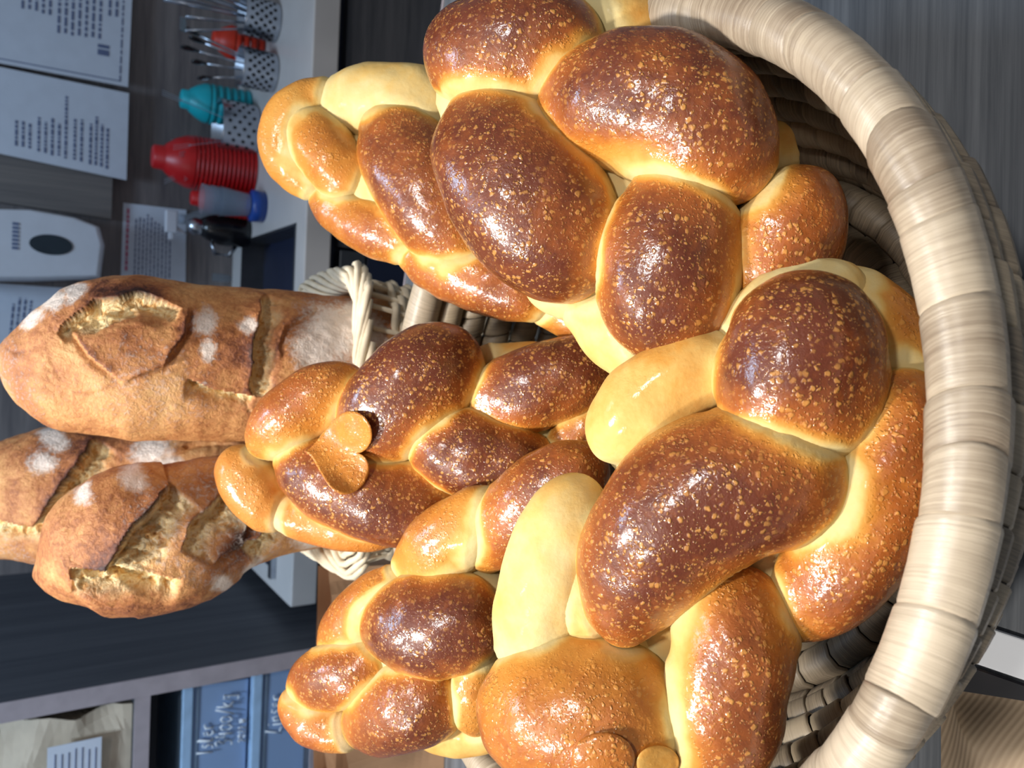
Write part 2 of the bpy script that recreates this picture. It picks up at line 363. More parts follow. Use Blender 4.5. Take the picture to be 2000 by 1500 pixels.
paper('lower_notice', 'white notice sheet with its lower part behind the biggest rustic loaf', [(-200, 730), (-200, 540), (180, 566), (150, 735)], WT-.004,
      [('text_print', M_INK, L(.45, 3, .3, .85)+L(.6, 4, .3, .9))])
# dispenser
dp = thing('towel_dispenser', 'white wall dispenser with dark oval window and tapering bottom', 'dispenser', W(*st(205, 480, t=WT)))
q = [st(x, y, t=WT-.12) for x, y in ((-140, 420), (-60, 405), (60, 408), (150, 424), (196, 442), (206, 478), (198, 542), (60, 546), (-140, 545))]
V = []; n = len(q); cq = sum(q)/n
for k, (tt, sc) in enumerate(((.118, 1.0), (.02, 1.0), (.004, .97), (0, .93))):
    for p in q: pp = cq+(p-cq)*np.array([sc, 1, sc]); V.append(W(pp[0], WT-.12+tt, pp[2]))
fc = [(k*n+i, k*n+(i+1) % n, (k+1)*n+(i+1) % n, (k+1)*n+i) for k in range(3) for i in range(n)]+[tuple(3*n+i for i in range(n))]
MB().add(V, fc).build('cover', M_WHITE, dp, bevel=.004)
q = st(100, 478, t=WT-.122); a = np.linspace(0, 2*np.pi, 32, endpoint=False)
e = [W(q[0]+.023*math.cos(x), WT-.122, q[2]+.043*math.sin(x)) for x in a]; e2 = [p+ET*.004 for p in e]
MB().add(e+e2, [tuple(range(32))[::-1]]+[(i, (i+1) % 32, (i+1) % 32+32, i+32) for i in range(32)]).build('window', plain('smoked_window', srgb(40, 54, 64), .15), dp)
q = st(30, 458, t=WT-.1205); m = MB()
for i in range(7): m.box(W(q[0]-.03+.009*i, WT-.1215, q[2]), (.003, .0004, .006), RB)
m.build('lettering', M_INK, dp)
# shelf unit on the left
X0 = st(300, 1322, t=-.15)[0]                      # right face of shelf unit
sh = thing('shelf_unit', 'dark grey shelf unit with pale front edges at the left end of the worktop', 'shelf', W(X0-.3, .2, -.9))
m = MB(); wbox(m, X0-.028, X0, -.148, WT, -.9, 1.6); m.build('side_panel', M_PANEL, sh)
m = MB(); wbox(m, X0-.032, X0+.001, -.152, -.148, -.9, 1.6); m.build('front_edge', M_EDGE, sh)
zs1 = st(262, 1420, t=-.15)[2]; zs2 = st(612, 1300, t=-.15)[2]
for z in (zs1, zs2, zs1+.36):
    m = MB(); wbox(m, X0-.85, X0-.0325, -.146, WT-.02, z-.025, z); m.build('shelf_board', M_PANEL, sh)
    m = MB(); wbox(m, X0-.85, X0-.0325, -.150, -.1462, z-.025, z); m.build('board_edge', M_EDGE, sh)
m = MB(); wbox(m, X0-.85, X0-.0325, WT-.018, WT-.001, -.9, 1.6); m.build('back_panel', M_NAVY, sh)
# cookie boxes
STROKES = {
 'I': [[(0, 0), (.02, 1)]], 'l': [[(.02, 0), (.0, .5), (.08, 1), (.16, .9), (.03, .25), (.12, 0), (.22, .1)]],
 's': [[(.28, .6), (.12, .65), (.05, .5), (.22, .3), (.2, .05), (.0, .02)]], 'e': [[(0, .3), (.25, .4), (.2, .62), (.05, .55), (.02, .2), (.15, 0), (.3, .1)]],
 'r': [[(0, .55), (.04, .0)], [(.03, .35), (.15, .58), (.28, .52)]], 'n': [[(0, .55), (.03, 0)], [(.03, .4), (.18, .58), (.24, .4), (.26, 0)]],
 'i': [[(.05, .55), (.03, .05), (.12, 0)], [(.06, .78), (.07, .82)]], 'L': [[(.2, 1), (.08, .4), (0, .0), (.2, .12), (.38, .02)]],
 '3': [[(0, .9), (.2, 1), (.32, .8), (.12, .55), (.34, .35), (.25, .05), (0, .02)]], '4': [[(.08, 1), (.0, .45), (.3, .45)], [(.25, .8), (.24, 0)]],
 '0': [[(.18, .75), (.02, .6), (.02, .2), (.18, .03), (.34, .25), (.32, .6), (.18, .75)]], '/': [[(0, -.05), (.3, 1.05)]],
 'k': [[(.02, 1), (.0, 0)], [(.25, .6), (.02, .3), (.28, 0)]], 'g': [[(.28, .55), (.08, .6), (.04, .25), (.25, .3), (.28, .55), (.24, -.3), (.0, -.25)]],
 '2': [[(0, .6), (.15, .72), (.25, .5), (0, 0), (.28, .02)]], 'H': [[(0, .7), (.02, 0)], [(.25, .7), (.24, 0)], [(0, .35), (.25, .35)]], ' ': []}
def write(mb, txt, s, z, t, h, r=.0022):
    for ch in txt:
        st_ = STROKES[ch]; wd = .12
        for ln in st_:
            wd = max(wd, max(p[0] for p in ln)); mb.tube([W(s+h*(p[0]+.12*p[1]), t, z+h*p[1]) for p in ln], r, 5)
        s += h*(wd+.16)
    return s
def cookie_box(label, ya, x0, x1, texts, sw=.30):
    s1 = X0-.045; s0 = s1-sw; z1 = st(x0, 1400, t=-.12)[2]; z0 = st(x1, 1400, t=-.12)[2]+.001
    o = thing('storage_box', label, 'box', W((s0+s1)/2, 0, z0), 'stacked plastic boxes on the shelf'); hgt = z1-z0
    m = MB(); ins = .008
    q = lambda k, z: [W(s0+k, -.12+k, z), W(s1-k, -.12+k, z), W(s1-k, .12-k, z), W(s0+k, .12-k, z)]
    V = q(ins, z0)+q(0, z0+hgt*.82)+q(.002, z0+hgt*.82)+q(ins+.002, z0+.002)
    m.add(V, [(3, 2, 1, 0)]+[(k*4+i, k*4+(i+1) % 4, (k+1)*4+(i+1) % 4, (k+1)*4+i) for k in range(3) for i in range(4)]+[(12, 13, 14, 15)])
    m.build('body', M_BOX, o, bevel=.002)
    m = MB(); wbox(m, s0-.006, s1+.004, -.128, .128, z0+hgt*.83, z1-.002); wbox(m, s0, s1, -.122, .122, z0+hgt*.74, z0+hgt*.78); m.build('lid', M_BOXRIM, o, bevel=.004)
    m = MB(); wbox(m, s0+.02, s1-.02, -.1, .1, z0+.006, z0+hgt*.5); m.build('cookies', plain('biscuit_content', srgb(92, 104, 128), .8, var=.3, scale=50), o, bevel=.01)
    m = MB()
    for (tx, fs, fz, fh) in texts: write(m, tx, s0+sw*fs, z0+hgt*fz, -.1235, hgt*fh, hgt*.014)
    m.build('handwriting', M_CHALK, o, smooth=True)
    return o
cookie_box('upper milky blue plastic box handwritten Isler 3400/kg', 0, 352, 486, [('Isler', .56, .52, .24), ('3400/kg', .58, .24, .25), ('2022 H', .58, .04, .15)], .30)
cookie_box('lower milky blue plastic box handwritten Linser 3400/kg', 0, 488, 610, [('Linser', .58, .50, .26), ('3400/kg', .62, .12, .28)], .30)
# paper bag on upper shelf
def crumpled(name, cx, mat, label, cat, s0, s1, t0, t1, z0, z1, amp, label2=None, seed=1, prn=True):
    o = thing(name, label, cat, W((s0+s1)/2, (t0+t1)/2, z0)); n = 26; Vs = []; rows = 18
    per = [(s0+(s1-s0)*i/9, t0) for i in range(9)]+[(s1, t0+(t1-t0)*i/4) for i in range(4)]+[(s1-(s1-s0)*i/9, t1) for i in range(9)]+[(s0, t1-(t1-t0)*i/4) for i in range(4)]
    for k in range(rows):
        f = k/(rows-1); 
        for (s, t) in per:
            sc = 1-.12*f*f; ss = (s0+s1)/2+(s-(s0+s1)/2)*sc; tt = (t0+t1)/2+(t-(t0+t1)/2)*(1-.75*f**2.2)
            Vs.append(W(ss, tt, z0+(z1-z0)*f))
    Vs = np.array(Vs); d = np.array([cnoise(Vs*1.0, 38, seed+i, 2) for i in range(3)]).T*amp
    f = np.repeat(np.linspace(0, 1, rows), len(per)); d *= sstep(0, .15, f)[:, None]; Vs = Vs+d
    fc = grid_faces(rows, len(per)).tolist()+[tuple(range(len(per)))[::-1]]
    MB().add(Vs, fc).build('bag', mat, o, smooth=False)
    return o
pb = crumpled('paper_bag', 0, plain('pale_paper_bag', srgb(206, 190, 168), .75, var=.05), 'crumpled pale paper bag with a printed label on the upper shelf', 'bag', X0-.27, X0-.05, -.13, -.0, zs1+.001, zs1+.21, .012, seed=5)
m = MB(); wbox(m, X0-.19, X0-.09, -.1485, -.1475, zs1+.05, zs1+.13); m.build('printed_label', M_PAPER, pb)
m = MB()
for i in range(7): wbox(m, X0-.18+.0, X0-.10-.01*random.random(), -.1495, -.1489, zs1+.058+i*.010, zs1+.0595+i*.010)
m.build('label_print', M_INK, pb)
# ---- utensils and cups on the worktop
def at(x, y, z=None):
    q = st(x, y, z=ZK if z is None else z); return q
def steel_cup(label, s, t, r, h):
    o = thing('utensil_holder', label, 'holder', W(s, t, ZK), 'perforated steel utensil holders'); c = W(s, t, ZK)
    MB().lathe([(0, .001), (r*.97, .001), (r, .004), (r, h-.003), (r+.002, h), (r-.001, h), (r-.002, .006), (0, .006)], c, 36).build('cup', M_STEEL, o, smooth=True)
    m = MB(); hr = .0042
    for k in range(6):
        for j in range(14):
            a = 2*math.pi*(j+.5*(k % 2))/14; z = h*.2+k*h*.125
            rr = r+.0006; n = np.array([math.cos(a), math.sin(a), 0]); tn = np.array([-math.sin(a), math.cos(a), 0])
            b = np.linspace(0, 2*np.pi, 8, endpoint=False)
            m.add([c+n*rr+tn*hr*math.cos(x)+np.array([0, 0, z+hr*math.sin(x)]) for x in b], [tuple(range(8))])
    m.build('perforation', M_HOLE, o); return o
zt = lambda x, y, t: st(x, y, t=t)
# holders: (label, base pixel on worktop plane)
H = {}
for key, label, xb, yc, xt, rpx in (('cut', 'steel holder full of long tongs, topmost in the photo on the worktop', 552, 34, 480, 40),
                                    ('spo', 'perforated steel holder of black-handled teaspoons beside the orange bowl', 547, 134, 468, 40),
                                    ('str', 'perforated steel holder of clear cutlery before the teal cup stack', 512, 250, 424, 58)):
    q = at(xb, yc); dist = (W(*q)-CAM)@FW; r = rpx*dist/F*.93; zt_ = st(xt, yc, t=q[1]+r)[2]
    steel_cup(label, q[0], q[1]+r, r, max(.08, zt_-ZK)); H[key] = (q[0], q[1]+r, r, max(.08, zt_-ZK))
def stick(name, label, key, dx, dy, ln, mk, mat, cat='utensil', grp=None):
    s, t, r, h = H[key]; b = W(s+dx*r*.35, t+dy*r*.35, ZK+.02); tp = W(s+dx*r*1.5, t+dy*r*.9, ZK+ln)
    o = thing(name, label, cat, b, grp); mk(o, b, tp, mat); return o
def mk_spoon(o, b, tp, mat):
    MB().tube([b, b*.5+tp*.5, tp*.8+b*.2], [.002, .0025, .003], 6).build('shaft', M_STEEL, o, True)
    d = tp-b; c0 = tp*.8+b*.2
    MB().tube([c0, c0+d*.06, c0+d*.14, c0+d*.2, c0+d*.21], [.004, .009, .012, .008, .001], 10, flat=.35).build('handle', mat, o, True)
def mk_tongs(o, b, tp, mat):
    for s in (-1, 1):
        e = ES*.010*s
        MB().tube([b+e*.3, b*.4+tp*.6+e, tp+e*1.5], [.004, .005, .008], 6, flat=.4).build('arm', mat, o, True)
    q = tp+(tp-b)*.03; m = MB()
    for k in range(5): m.box(q+ES*(.006*(k-2)), (.002, .003, .006), RB)
    m.build('toothed_end', mat, o)
def mk_fork(o, b, tp, mat):
    d = (tp-b); 
    MB().tube([b, b+d*.75, b+d*.8], [.002, .0022, .005], 6, flat=.5).build('shaft', mat, o, True)
    q = b+d*.8; m = MB()
    for k in (-1, 0, 1): m.tube([q+ES*.004*k, q+ES*.005*k+d*.2], .001, 5)
    m.build('tines', mat, o)
for i, (dx, dy) in enumerate(((-.9, -.3), (.1, .2), (.8, -.2), (.4, .8), (-.2, -.9))):
    stick('tongs', ['silver tongs leaning down the photo, lowest in the topmost steel holder', 'silver tongs standing upright in the middle of the topmost steel holder', 'silver tongs leaning up the photo in the topmost steel holder', 'silver tongs at the back of the topmost steel holder', 'tallest silver tongs, at the front of the topmost steel holder'][i], 'cut', dx, dy, .20+.012*i, mk_tongs, M_STEEL, 'tongs', 'tongs in the steel holder')
for i, (dx, dy) in enumerate(((-.8, -.3), (-.2, .2), (.5, -.2), (.9, .5), (0, -.8))):
    stick('teaspoon', ['black-handled teaspoon leaning furthest down the photo in the middle steel holder', 'black-handled teaspoon just below centre in the middle steel holder', 'black-handled teaspoon leaning slightly up the photo in the middle steel holder', 'black-handled teaspoon leaning furthest up the photo before the orange cups', 'tallest black-handled teaspoon, at the front of the middle holder'][i], 'spo', dx, dy, .17+.01*i, mk_spoon, M_BLACK, 'spoon', 'teaspoons in the steel holder')
for i, (dx, dy) in enumerate(((-1.4, -.3), (-1.1, .2), (-.9, -.6), (-.5, .5), (-.8, -.9), (-1.5, .1), (.6, .4))):
    stick('clear_fork', 'clear plastic fork leaning out of the holder by the red cups', 'str', dx, dy, .165+.008*i, mk_fork, M_CLEAR, 'fork', 'clear plastic forks')
def cup_stack(label, mat, x_base, y, x_top, rpx, n, neck, tback=.06, ratio=.62):
    q = at(x_base, y); dist = (W(*q)-CAM)@FW; r = rpx*dist/F; s, t = q[0], q[1]+r; z1 = st(x_top, y, t=t)[2]-ZK
    o = thing('cup_stack', label, 'cups', W(s, t, ZK)); c = W(s, t, ZK); hb = z1*ratio
    for i in range(n):
        z = hb*i/n; ww = r*(1-.06*i/n)
        MB().lathe([(ww*.93, z+.001), (ww, z+.0015), (ww, z+hb/n*.55), (ww*.94, z+hb/n*.7), (ww*.93, z+hb/n*.98)], c, 32).build('cup', mat, o, smooth=True)
    r2 = r*.93; nk = r*neck
    MB().lathe([(r2, hb), (r2*.97, hb+(z1-hb)*.15), (r2*.8, hb+(z1-hb)*.42), (nk*1.2, hb+(z1-hb)*.66), (nk, hb+(z1-hb)*.72), (nk*.97, z1*.985), (nk*.8, z1), (0, z1)], c, 32).build('top_cup', mat, o, smooth=True)
    return o
cup_stack('tall stack of red ribbed plastic cups upside down', M_RED, 505, 328, 296, 54, 14, .42)
cup_stack('teal plastic cups nested upside down behind a steel holder', M_TEAL, 495, 210, 352, 40, 6, .45)
cup_stack('orange-red plastic cups behind the teaspoon holder', M_ORANGE, 520, 88, 415, 34, 4, .5)
cup_stack('shorter stack of red cups beside the tall one', M_RED, 505, 400, 372, 28, 9, .5)
# clear tumblers with blue base
q = at(522, 402); dist = (W(*q)-CAM)@FW; c = W(q[0], q[1]+.03, ZK); o = thing('tumbler_stack', 'clear plastic tumblers on a blue base beside the red cups', 'cups', c)
MB().lathe([(0, 0), (.036, 0), (.038, .03), (.030, .034), (0, .034)], c, 28).build('blue_base', M_BLUE, o, True)
for i in range(3): MB().lathe([(.026, .036+.02*i), (.034, .10+.02*i), (.035, .102+.02*i), (.0335, .10+.02*i), (.025, .037+.02*i)], c, 28).build('tumbler', M_CLEAR, o, True)
# black flask with chrome
q = at(492, 452); c = W(q[0], q[1]+.035, ZK); o = thing('black_flask', 'glossy black jug with chrome lid and handle beside the sink', 'jug', c)
MB().lathe([(0, 0), (.036, 0), (.040, .02), (.040, .07), (.030, .10), (.022, .115), (0, .115)], c, 32).build('body', M_BLACK, o, True)
MB().lathe([(.020, .115), (.022, .13), (.014, .145), (0, .147)], c, 24).build('lid', M_STEEL, o, True)
MB().tube([c+ES*-.036+[0, 0, .09], c+ES*-.062+[0, 0, .08], c+ES*-.064+[0, 0, .045], c+ES*-.038+[0, 0, .03]], .005, 8).build('handle', M_STEEL, o, True)
# spray bottle head & soap pump
def sprayer(label, x, y, xb):
    q0 = at(xb, y); c = W(q0[0], q0[1]+.03, ZK); z1 = st(x, y, t=q0[1]+.03)[2]-ZK
    o = thing('spray_bottle', label, 'bottle', c)
    MB().lathe([(0, 0), (.028, 0), (.030, .01), (.030, z1*.55), (.012, z1*.72), (.012, z1*.8)], c, 24).build('bottle', M_CLEAR, o, True)
    m = MB(); m.box(c+np.array([0, 0, z1*.9])-ES*.01, (.028, .010, .014), RB); m.build('spray_head', M_WHITE, o, bevel=.003)
    m = MB(); m.box(c+np.array([0, 0, z1*.9])-ES*.045, (.010, .006, .005), RB); m.build('nozzle', M_WHITE, o, bevel=.001)
    MB().tube([c-ES*.018+[0, 0, z1*.86], c-ES*.03+[0, 0, z1*.78], c-ES*.038+[0, 0, z1*.70]], .004, 6).build('trigger', M_WHITE, o, True)
sprayer('white trigger spray bottle in front of the small instruction sheet', 318, 440, 475)
q0 = at(452, 545); c = W(q0[0], q0[1]+.02, ZK); z1 = st(372, 545, t=q0[1]+.02)[2]-ZK
o = thing('soap_pump', 'white soap pump beside the sink, just above the biggest rustic loaf', 'bottle', c)
MB().lathe([(0, 0), (.026, 0), (.028, .008), (.028, z1*.5), (.010, z1*.62), (.010, z1*.7)], c, 24).build('bottle', M_CLEAR, o, True)
MB().lathe([(.012, z1*.7), (.012, z1*.82), (.005, z1*.84), (.005, z1*.94), (.012, z1*.95), (.012, z1), (0, z1)], c, 20).build('pump', M_WHITE, o, True)
# ------------------------------------------------------------------ table
fe0 = on_z(868, 0, 0); fe1 = on_z(791, 560, 0); dv = fe0-fe1; dv /= np.linalg.norm(dv)
fa = fe0+dv*.9; fb = fe1-dv*1.15
ve = np.array([[fa[0], fa[1], 0], [fb[0], fb[1], 0], [fb[0], -.8, 0], [fa[0], -.8, 0]])
tb = thing('table', 'grey wood-look table top carrying both bread baskets', 'table', (0, .5, -.9))
MB().add(np.concatenate([ve, ve-[0, 0, .035]]), [(3, 2, 1, 0), (4, 5, 6, 7), (0, 1, 5, 4), (1, 2, 6, 5), (2, 3, 7, 6), (3, 0, 4, 7)]).build('table_top', M_TABLE, tb)
nrm = np.cross([0, 0, 1], dv); cc = (fa+fb)/2; cc[2] = -.0170; ln = np.linalg.norm(fa-fb)/2
RE = np.array([dv, nrm, [0, 0, 1]]).T
MB().box(cc+nrm*.0022, (ln, .002, .0185), RE).build('edge_band', M_EDGE, tb)
for (x, y) in ((fa[0]-.1, -.65), (fb[0]+.1, -.65), (fa[0]-.15, fa[1]-.35), (fb[0]+.1, fb[1]-.2)):
    MB().box((x, y, -.4775), (.025, .025, .4425)).build('leg', M_STEELM, tb, bevel=.003)
# things at the near left corner of the table
def strip_on_table(name, label, cat, pts, z0, z1, mat, bevel=.001):
    q = [on_z(x, y, z1) for x, y in pts]; V = [p for p in q]+[np.array([p[0], p[1], z0]) for p in q]; n = len(q)
    o = MB().add(V, [tuple(range(n)), tuple(range(2*n-1, n-1, -1))]+[(i, i+n, (i+1) % n+n, (i+1) % n) for i in range(n)]).build(name, mat, bevel=bevel)
    return tag(o, label, cat)
strip_on_table('white_strip', 'bright white strip on the table at the near edge of the straw basket', 'strip', [(1905, 1218), (1870, 1285), (2200, 1398), (2200, 1315)], .0005, .004, M_BRIGHT)
dark_pat = NT('dark_patterned_tin'); vv = dark_pat.n('ShaderNodeTexVoronoi', _Scale=38.0); dark_pat.l(dark_pat.coord(), vv.inputs[0])
dark_pat.l(dark_pat.ramp(vv.outputs['Distance'], [(.1, srgb(60, 50, 40)), (.22, srgb(26, 24, 30)), (.5, srgb(16, 16, 24))]), dark_pat.b.inputs['Base Color']); dark_pat.set(Roughness=.4)
strip_on_table('dark_tray', 'narrow black patterned tray between white strip and ribbed paper', 'tray', [(1865, 1290), (1840, 1365), (2200, 1505), (2200, 1406)], .0005, .003, dark_pat.m)
# ribbed kraft bag lying flat
o = thing('ribbed_paper_bag', 'ribbed brown paper bag lying flat at the bottom right corner of the photo', 'bag', on_z(1950, 1440, .001))
n = 30; pts = []
for i in range(n):
    for j in range(n):
        u, v = i/(n-1), j/(n-1)
        x = 1790+v*430; y = 1345+u*420+v*75; edge = min(u, v, 1-u, 1-v); b = on_z(x, y, .03)
        z = .0015+.026*sstep(0, .28, edge)+.004*math.sin(u*9+v*4)*sstep(0, .2, edge)
        pts.append([b[0], b[1], z])
mo('bag', pts, grid_faces(n, n, False), M_RIBKRAFT, o)
# kraft bags standing behind, left
def kraft_bag(label, pA, pB, pC, depth, zh, seed):
    base = on_z(pA[0], pA[1], 0); o = None
crumb = None
def kraft_upright(label, xt, yl, yr, ydist, dep, seed, pleats=4):
    # xt: top pixel column (image x), yl/yr image y of left and right edge; ydist: distance of front face
    def onY(x, y):
        r = ray(x, y); return CAM+r*(ydist/r[1])
    a, b = onY(xt, yl), onY(xt, yr); z1 = (a[2]+b[2])/2; x0, x1 = a[0], b[0]
    o = thing('kraft_bag', label, 'bag', ((x0+x1)/2, ydist+dep/2, 0), 'kraft bags behind the straw basket'); rows = 14; N = 20; V = []
    for k in range(rows):
        f = k/(rows-1)
        for i in range(N): V.append([x0+(x1-x0)*i/(N-1), ydist+.006*math.sin(i*pleats*2*math.pi/N+seed)*(f+.2), z1*f+.001])
        for i in range(N): V.append([x1-(x1-x0)*i/(N-1), ydist+dep-.5*dep*f*.6, z1*f+.001])
    V = np.array(V); V[:, 0] += cnoise(V, 20, seed, 2)*.003; V[:, 1] += cnoise(V, 25, seed+1, 2)*.004
    fc = grid_faces(rows, 2*N).tolist()+[tuple(range(2*N))[::-1]]
    MB().add(V, fc).build('bag', M_KRAFT, o); return o
kraft_upright('brown kraft bag between the willow basket and the lower left braided loaf', 642, 1545, 1118, .99, .07, 3)
kraft_upright('brown kraft bag at the bottom edge of the photo below the lower left loaf', 676, 1640, 1462, .90, .05, 8, 2)
# ------------------------------------------------------------------ round straw basket
BC = np.array([-.0426, .4240]); BA, BB = .2534, .2834; e1 = np.array([.602, .7986]); e2 = np.array([-.7986, .602])
def ell(a, d=0):                                   # centre line of basket rings, d = inward offset
    p = BC+np.outer(np.cos(a)*(BA-d), e1)+np.outer(np.sin(a)*(BB-d), e2); return p
bk = thing('round_straw_basket', 'large round coiled straw basket with thick wrapped rim holding braided loaves', 'basket', (BC[0], BC[1], .001))
def wrap_seg(a0, a1, d, z, r, nu, nv, lip, slant, seed, slant2=None):
    rg = np.random.default_rng(seed); u = np.array([0, .025, .07, .5, .93, .975, 1]); nu = 7; ph = np.linspace(0, 2*np.pi, nv+1)
    slant2 = slant if slant2 is None else slant2
    A = a0+(a1-a0)*u[:, None]+((1-u[:, None])*slant+u[:, None]*slant2)*np.sin(ph+.4)[None, :]
    c = ell(A.ravel(), d).reshape(nu, nv+1, 2)
    n = (c-BC); n /= np.linalg.norm(n, axis=2)[..., None]
    rr = r*(1+lip*(u[:, None]-.5)*1.0)-.0014*(u[:, None] < .01)-.0014*(u[:, None] > .99)-.0005*((u[:, None] < .03)+(u[:, None] > .97))+r*.03*rg.normal()*np.sin(ph*2+rg.random()*6)[None, :]
    V = np.empty((nu, nv+1, 3)); V[..., :2] = c+n*(rr*np.cos(ph)[None, :])[..., None]; V[..., 2] = z+rr*np.sin(ph)[None, :]
    uv = np.stack([np.broadcast_to((a0+(a1-a0)*u)[:, None]*.27, (nu, nv+1)), np.broadcast_to(ph[None, :]*r, (nu, nv+1))], -1)
    return V.reshape(-1, 3), grid_faces(nu, nv+1, False), uv.reshape(-1, 2)
# rim: core + wraps
ac = np.linspace(0, 2*np.pi, 97); c = ell(ac); core = np.c_[c, np.full(97, RIMZ)]
MB().tube(core, .0120, 10, cap=False).build('rim_core', M_DARKSTRAW, bk, True)
a = 0; k = 0; sl = 0.01
while a < 2*math.pi-.02:
    da = random.choice((.06, .09, .12, .15, .18)); a2 = min(a+da, 2*math.pi)
    if 2*math.pi-a2 < .04: a2 = 2*math.pi
    V, fc, uv = wrap_seg(a, a2+.006, 0, RIMZ, .0155*random.uniform(.99, 1.015), 6, 24, .035, sl, k, (sl2 := (random.uniform(-.015, .04) if a2 < 6.28 else .01)))
    mo('rim_wrap', V, fc, M_STRAW, bk, uv=uv); a = a2; k += 1; sl = sl2
offs = [.003, .008, .017, .028, .040, .052]; pitch = .0245
for row in range(6):
    z = RIMZ-.0265-row*pitch; d = offs[row]; r = .0125
    MB().tube(np.c_[ell(ac, d), np.full(97, z)], r*.86, 8, cap=False).build('coil_core', M_DARKSTRAW, bk, True)
    a = random.random()*.05; aend = a+2*math.pi; segs = []
    while a < aend-.02:
        a2 = min(a+random.uniform(.07, .13), aend); segs.append((a, a2)); a = a2
    joined = MB(); juv = []
    for (p, q) in segs:
        V, fc, uv = wrap_seg(p, q-.002, d, z, r*random.uniform(.96, 1.07), 5, 14, .10, .018, row*1000+int(p*50))
        if row < 4: mo('coil_wrap', V, fc, M_STRAW2, bk, uv=uv)
        else: joined.add(V, fc); juv.append(uv)
    if row >= 4:
        o = mo('coil_wraps', np.concatenate(joined.v), joined.f, M_STRAW2, bk, uv=np.concatenate(juv)); o['kind'] = 'stuff'
joined = MB(); juv = []
for i in range(8):
    d = .056+i*.024; nn = max(6, int(60*(1-d/BA)))
    for q in range(nn):
        V, fc, uv = wrap_seg(q*2*math.pi/nn, (q+1)*2*math.pi/nn-.002, d, .0135, .0122, 5, 8, .1, .0, q); joined.add(V, fc); juv.append(uv)
mo('base_coils', np.concatenate(joined.v), joined.f, M_STRAW2, bk, uv=np.concatenate(juv))['kind'] = 'stuff'
# ------------------------------------------------------------------ rectangular willow basket
wb = thing('willow_basket', 'rectangular peeled willow basket holding three rustic loaves', 'basket', (-.04, .83, .001))
bx0, bx1, by0, by1, bz = -.195, .112, .725, .925, ZC-.304
def rr_pt(t, inset=0, rad=.02):                    # rounded rectangle, t in 0..1, counter-clockwise from near-left
    x0, x1, y0, y1 = bx0+inset, bx1-inset, by0+inset, by1-inset; per = [x1-x0, y1-y0, x1-x0, y1-y0]; L_ = sum(per); s = (t % 1)*L_
    for k, l in enumerate(per):
        if s <= l or k == 3: break
        s -= l
    f = s/per[k]
    p = [(x0+(x1-x0)*f, y0), (x1, y0+(y1-y0)*f), (x1-(x1-x0)*f, y1), (x0, y1-(y1-y0)*f)][k]
    c = np.array([(x0+x1)/2, (y0+y1)/2]); q = np.array(p)-c; hx, hy = (x1-x0)/2, (y1-y0)/2
    ex, ey = abs(q[0])/hx, abs(q[1])/hy
    if ex > .82 and ey > .75: q *= 1-.10*min((ex-.82)/.18, (ey-.75)/.25)
    return c+q
NS = 44
for i in range(NS):                                # stakes
    t = i/NS; p = rr_pt(t, .004); b = rr_pt(t, .03)
    MB().tube([[b[0], b[1], .004], [p[0]*.5+b[0]*.5, p[1]*.5+b[1]*.5, bz*.5], [p[0], p[1], bz-.004]], .0028, 6).build('stake', M_WILLOW, wb, True)
for k in range(17):                                # woven rods
    z = .010+k*(bz-.035)/17; ins = .03-.026*z/bz; tt = np.linspace(0, 1, 8*NS//2+1)[:-1]
    pts = []
    for t in tt:
        p = rr_pt(t, ins); c = np.array([(bx0+bx1)/2, (by0+by1)/2]); n = (p-c)/np.linalg.norm(p-c); s = math.cos(t*NS*math.pi+k*math.pi)
        pts.append([*(p+n*.0042*s), z+.0005*s])
    pts.append(pts[0]); MB().tube(pts, .0036, 6, cap=False, flat=1.25).build('woven_rod', M_WILLOW, wb, True)
for i in range(46):                                # border rods, each rolled over the rim
    t = i/46; pts = []
    for f in np.linspace(0, 1, 13):
        p = rr_pt(t+.16*f, .004); c = np.array([(bx0+bx1)/2, (by0+by1)/2]); n = (p-c)/np.linalg.norm(p-c)
        an = -1.9+f*3.6+.25*math.sin(i); rr = .0135+.0015*math.sin(i*2.3)
        pts.append([*(p+n*rr*math.sin(an)), bz+rr*.8*math.cos(an)-.002])
    MB().tube(pts, [.0036]*12+[.003], 6, flat=1.1).build('border_rod', M_WILLOW, wb, True)
m = MB()
for k in range(12): m.tube([[bx0+.035, by0+.04+k*.0115, .006], [bx1-.035, by0+.04+k*.0115, .006]], .0045, 6)
m.build('base_rods', M_WILLOW, wb, True)['kind'] = 'stuff'
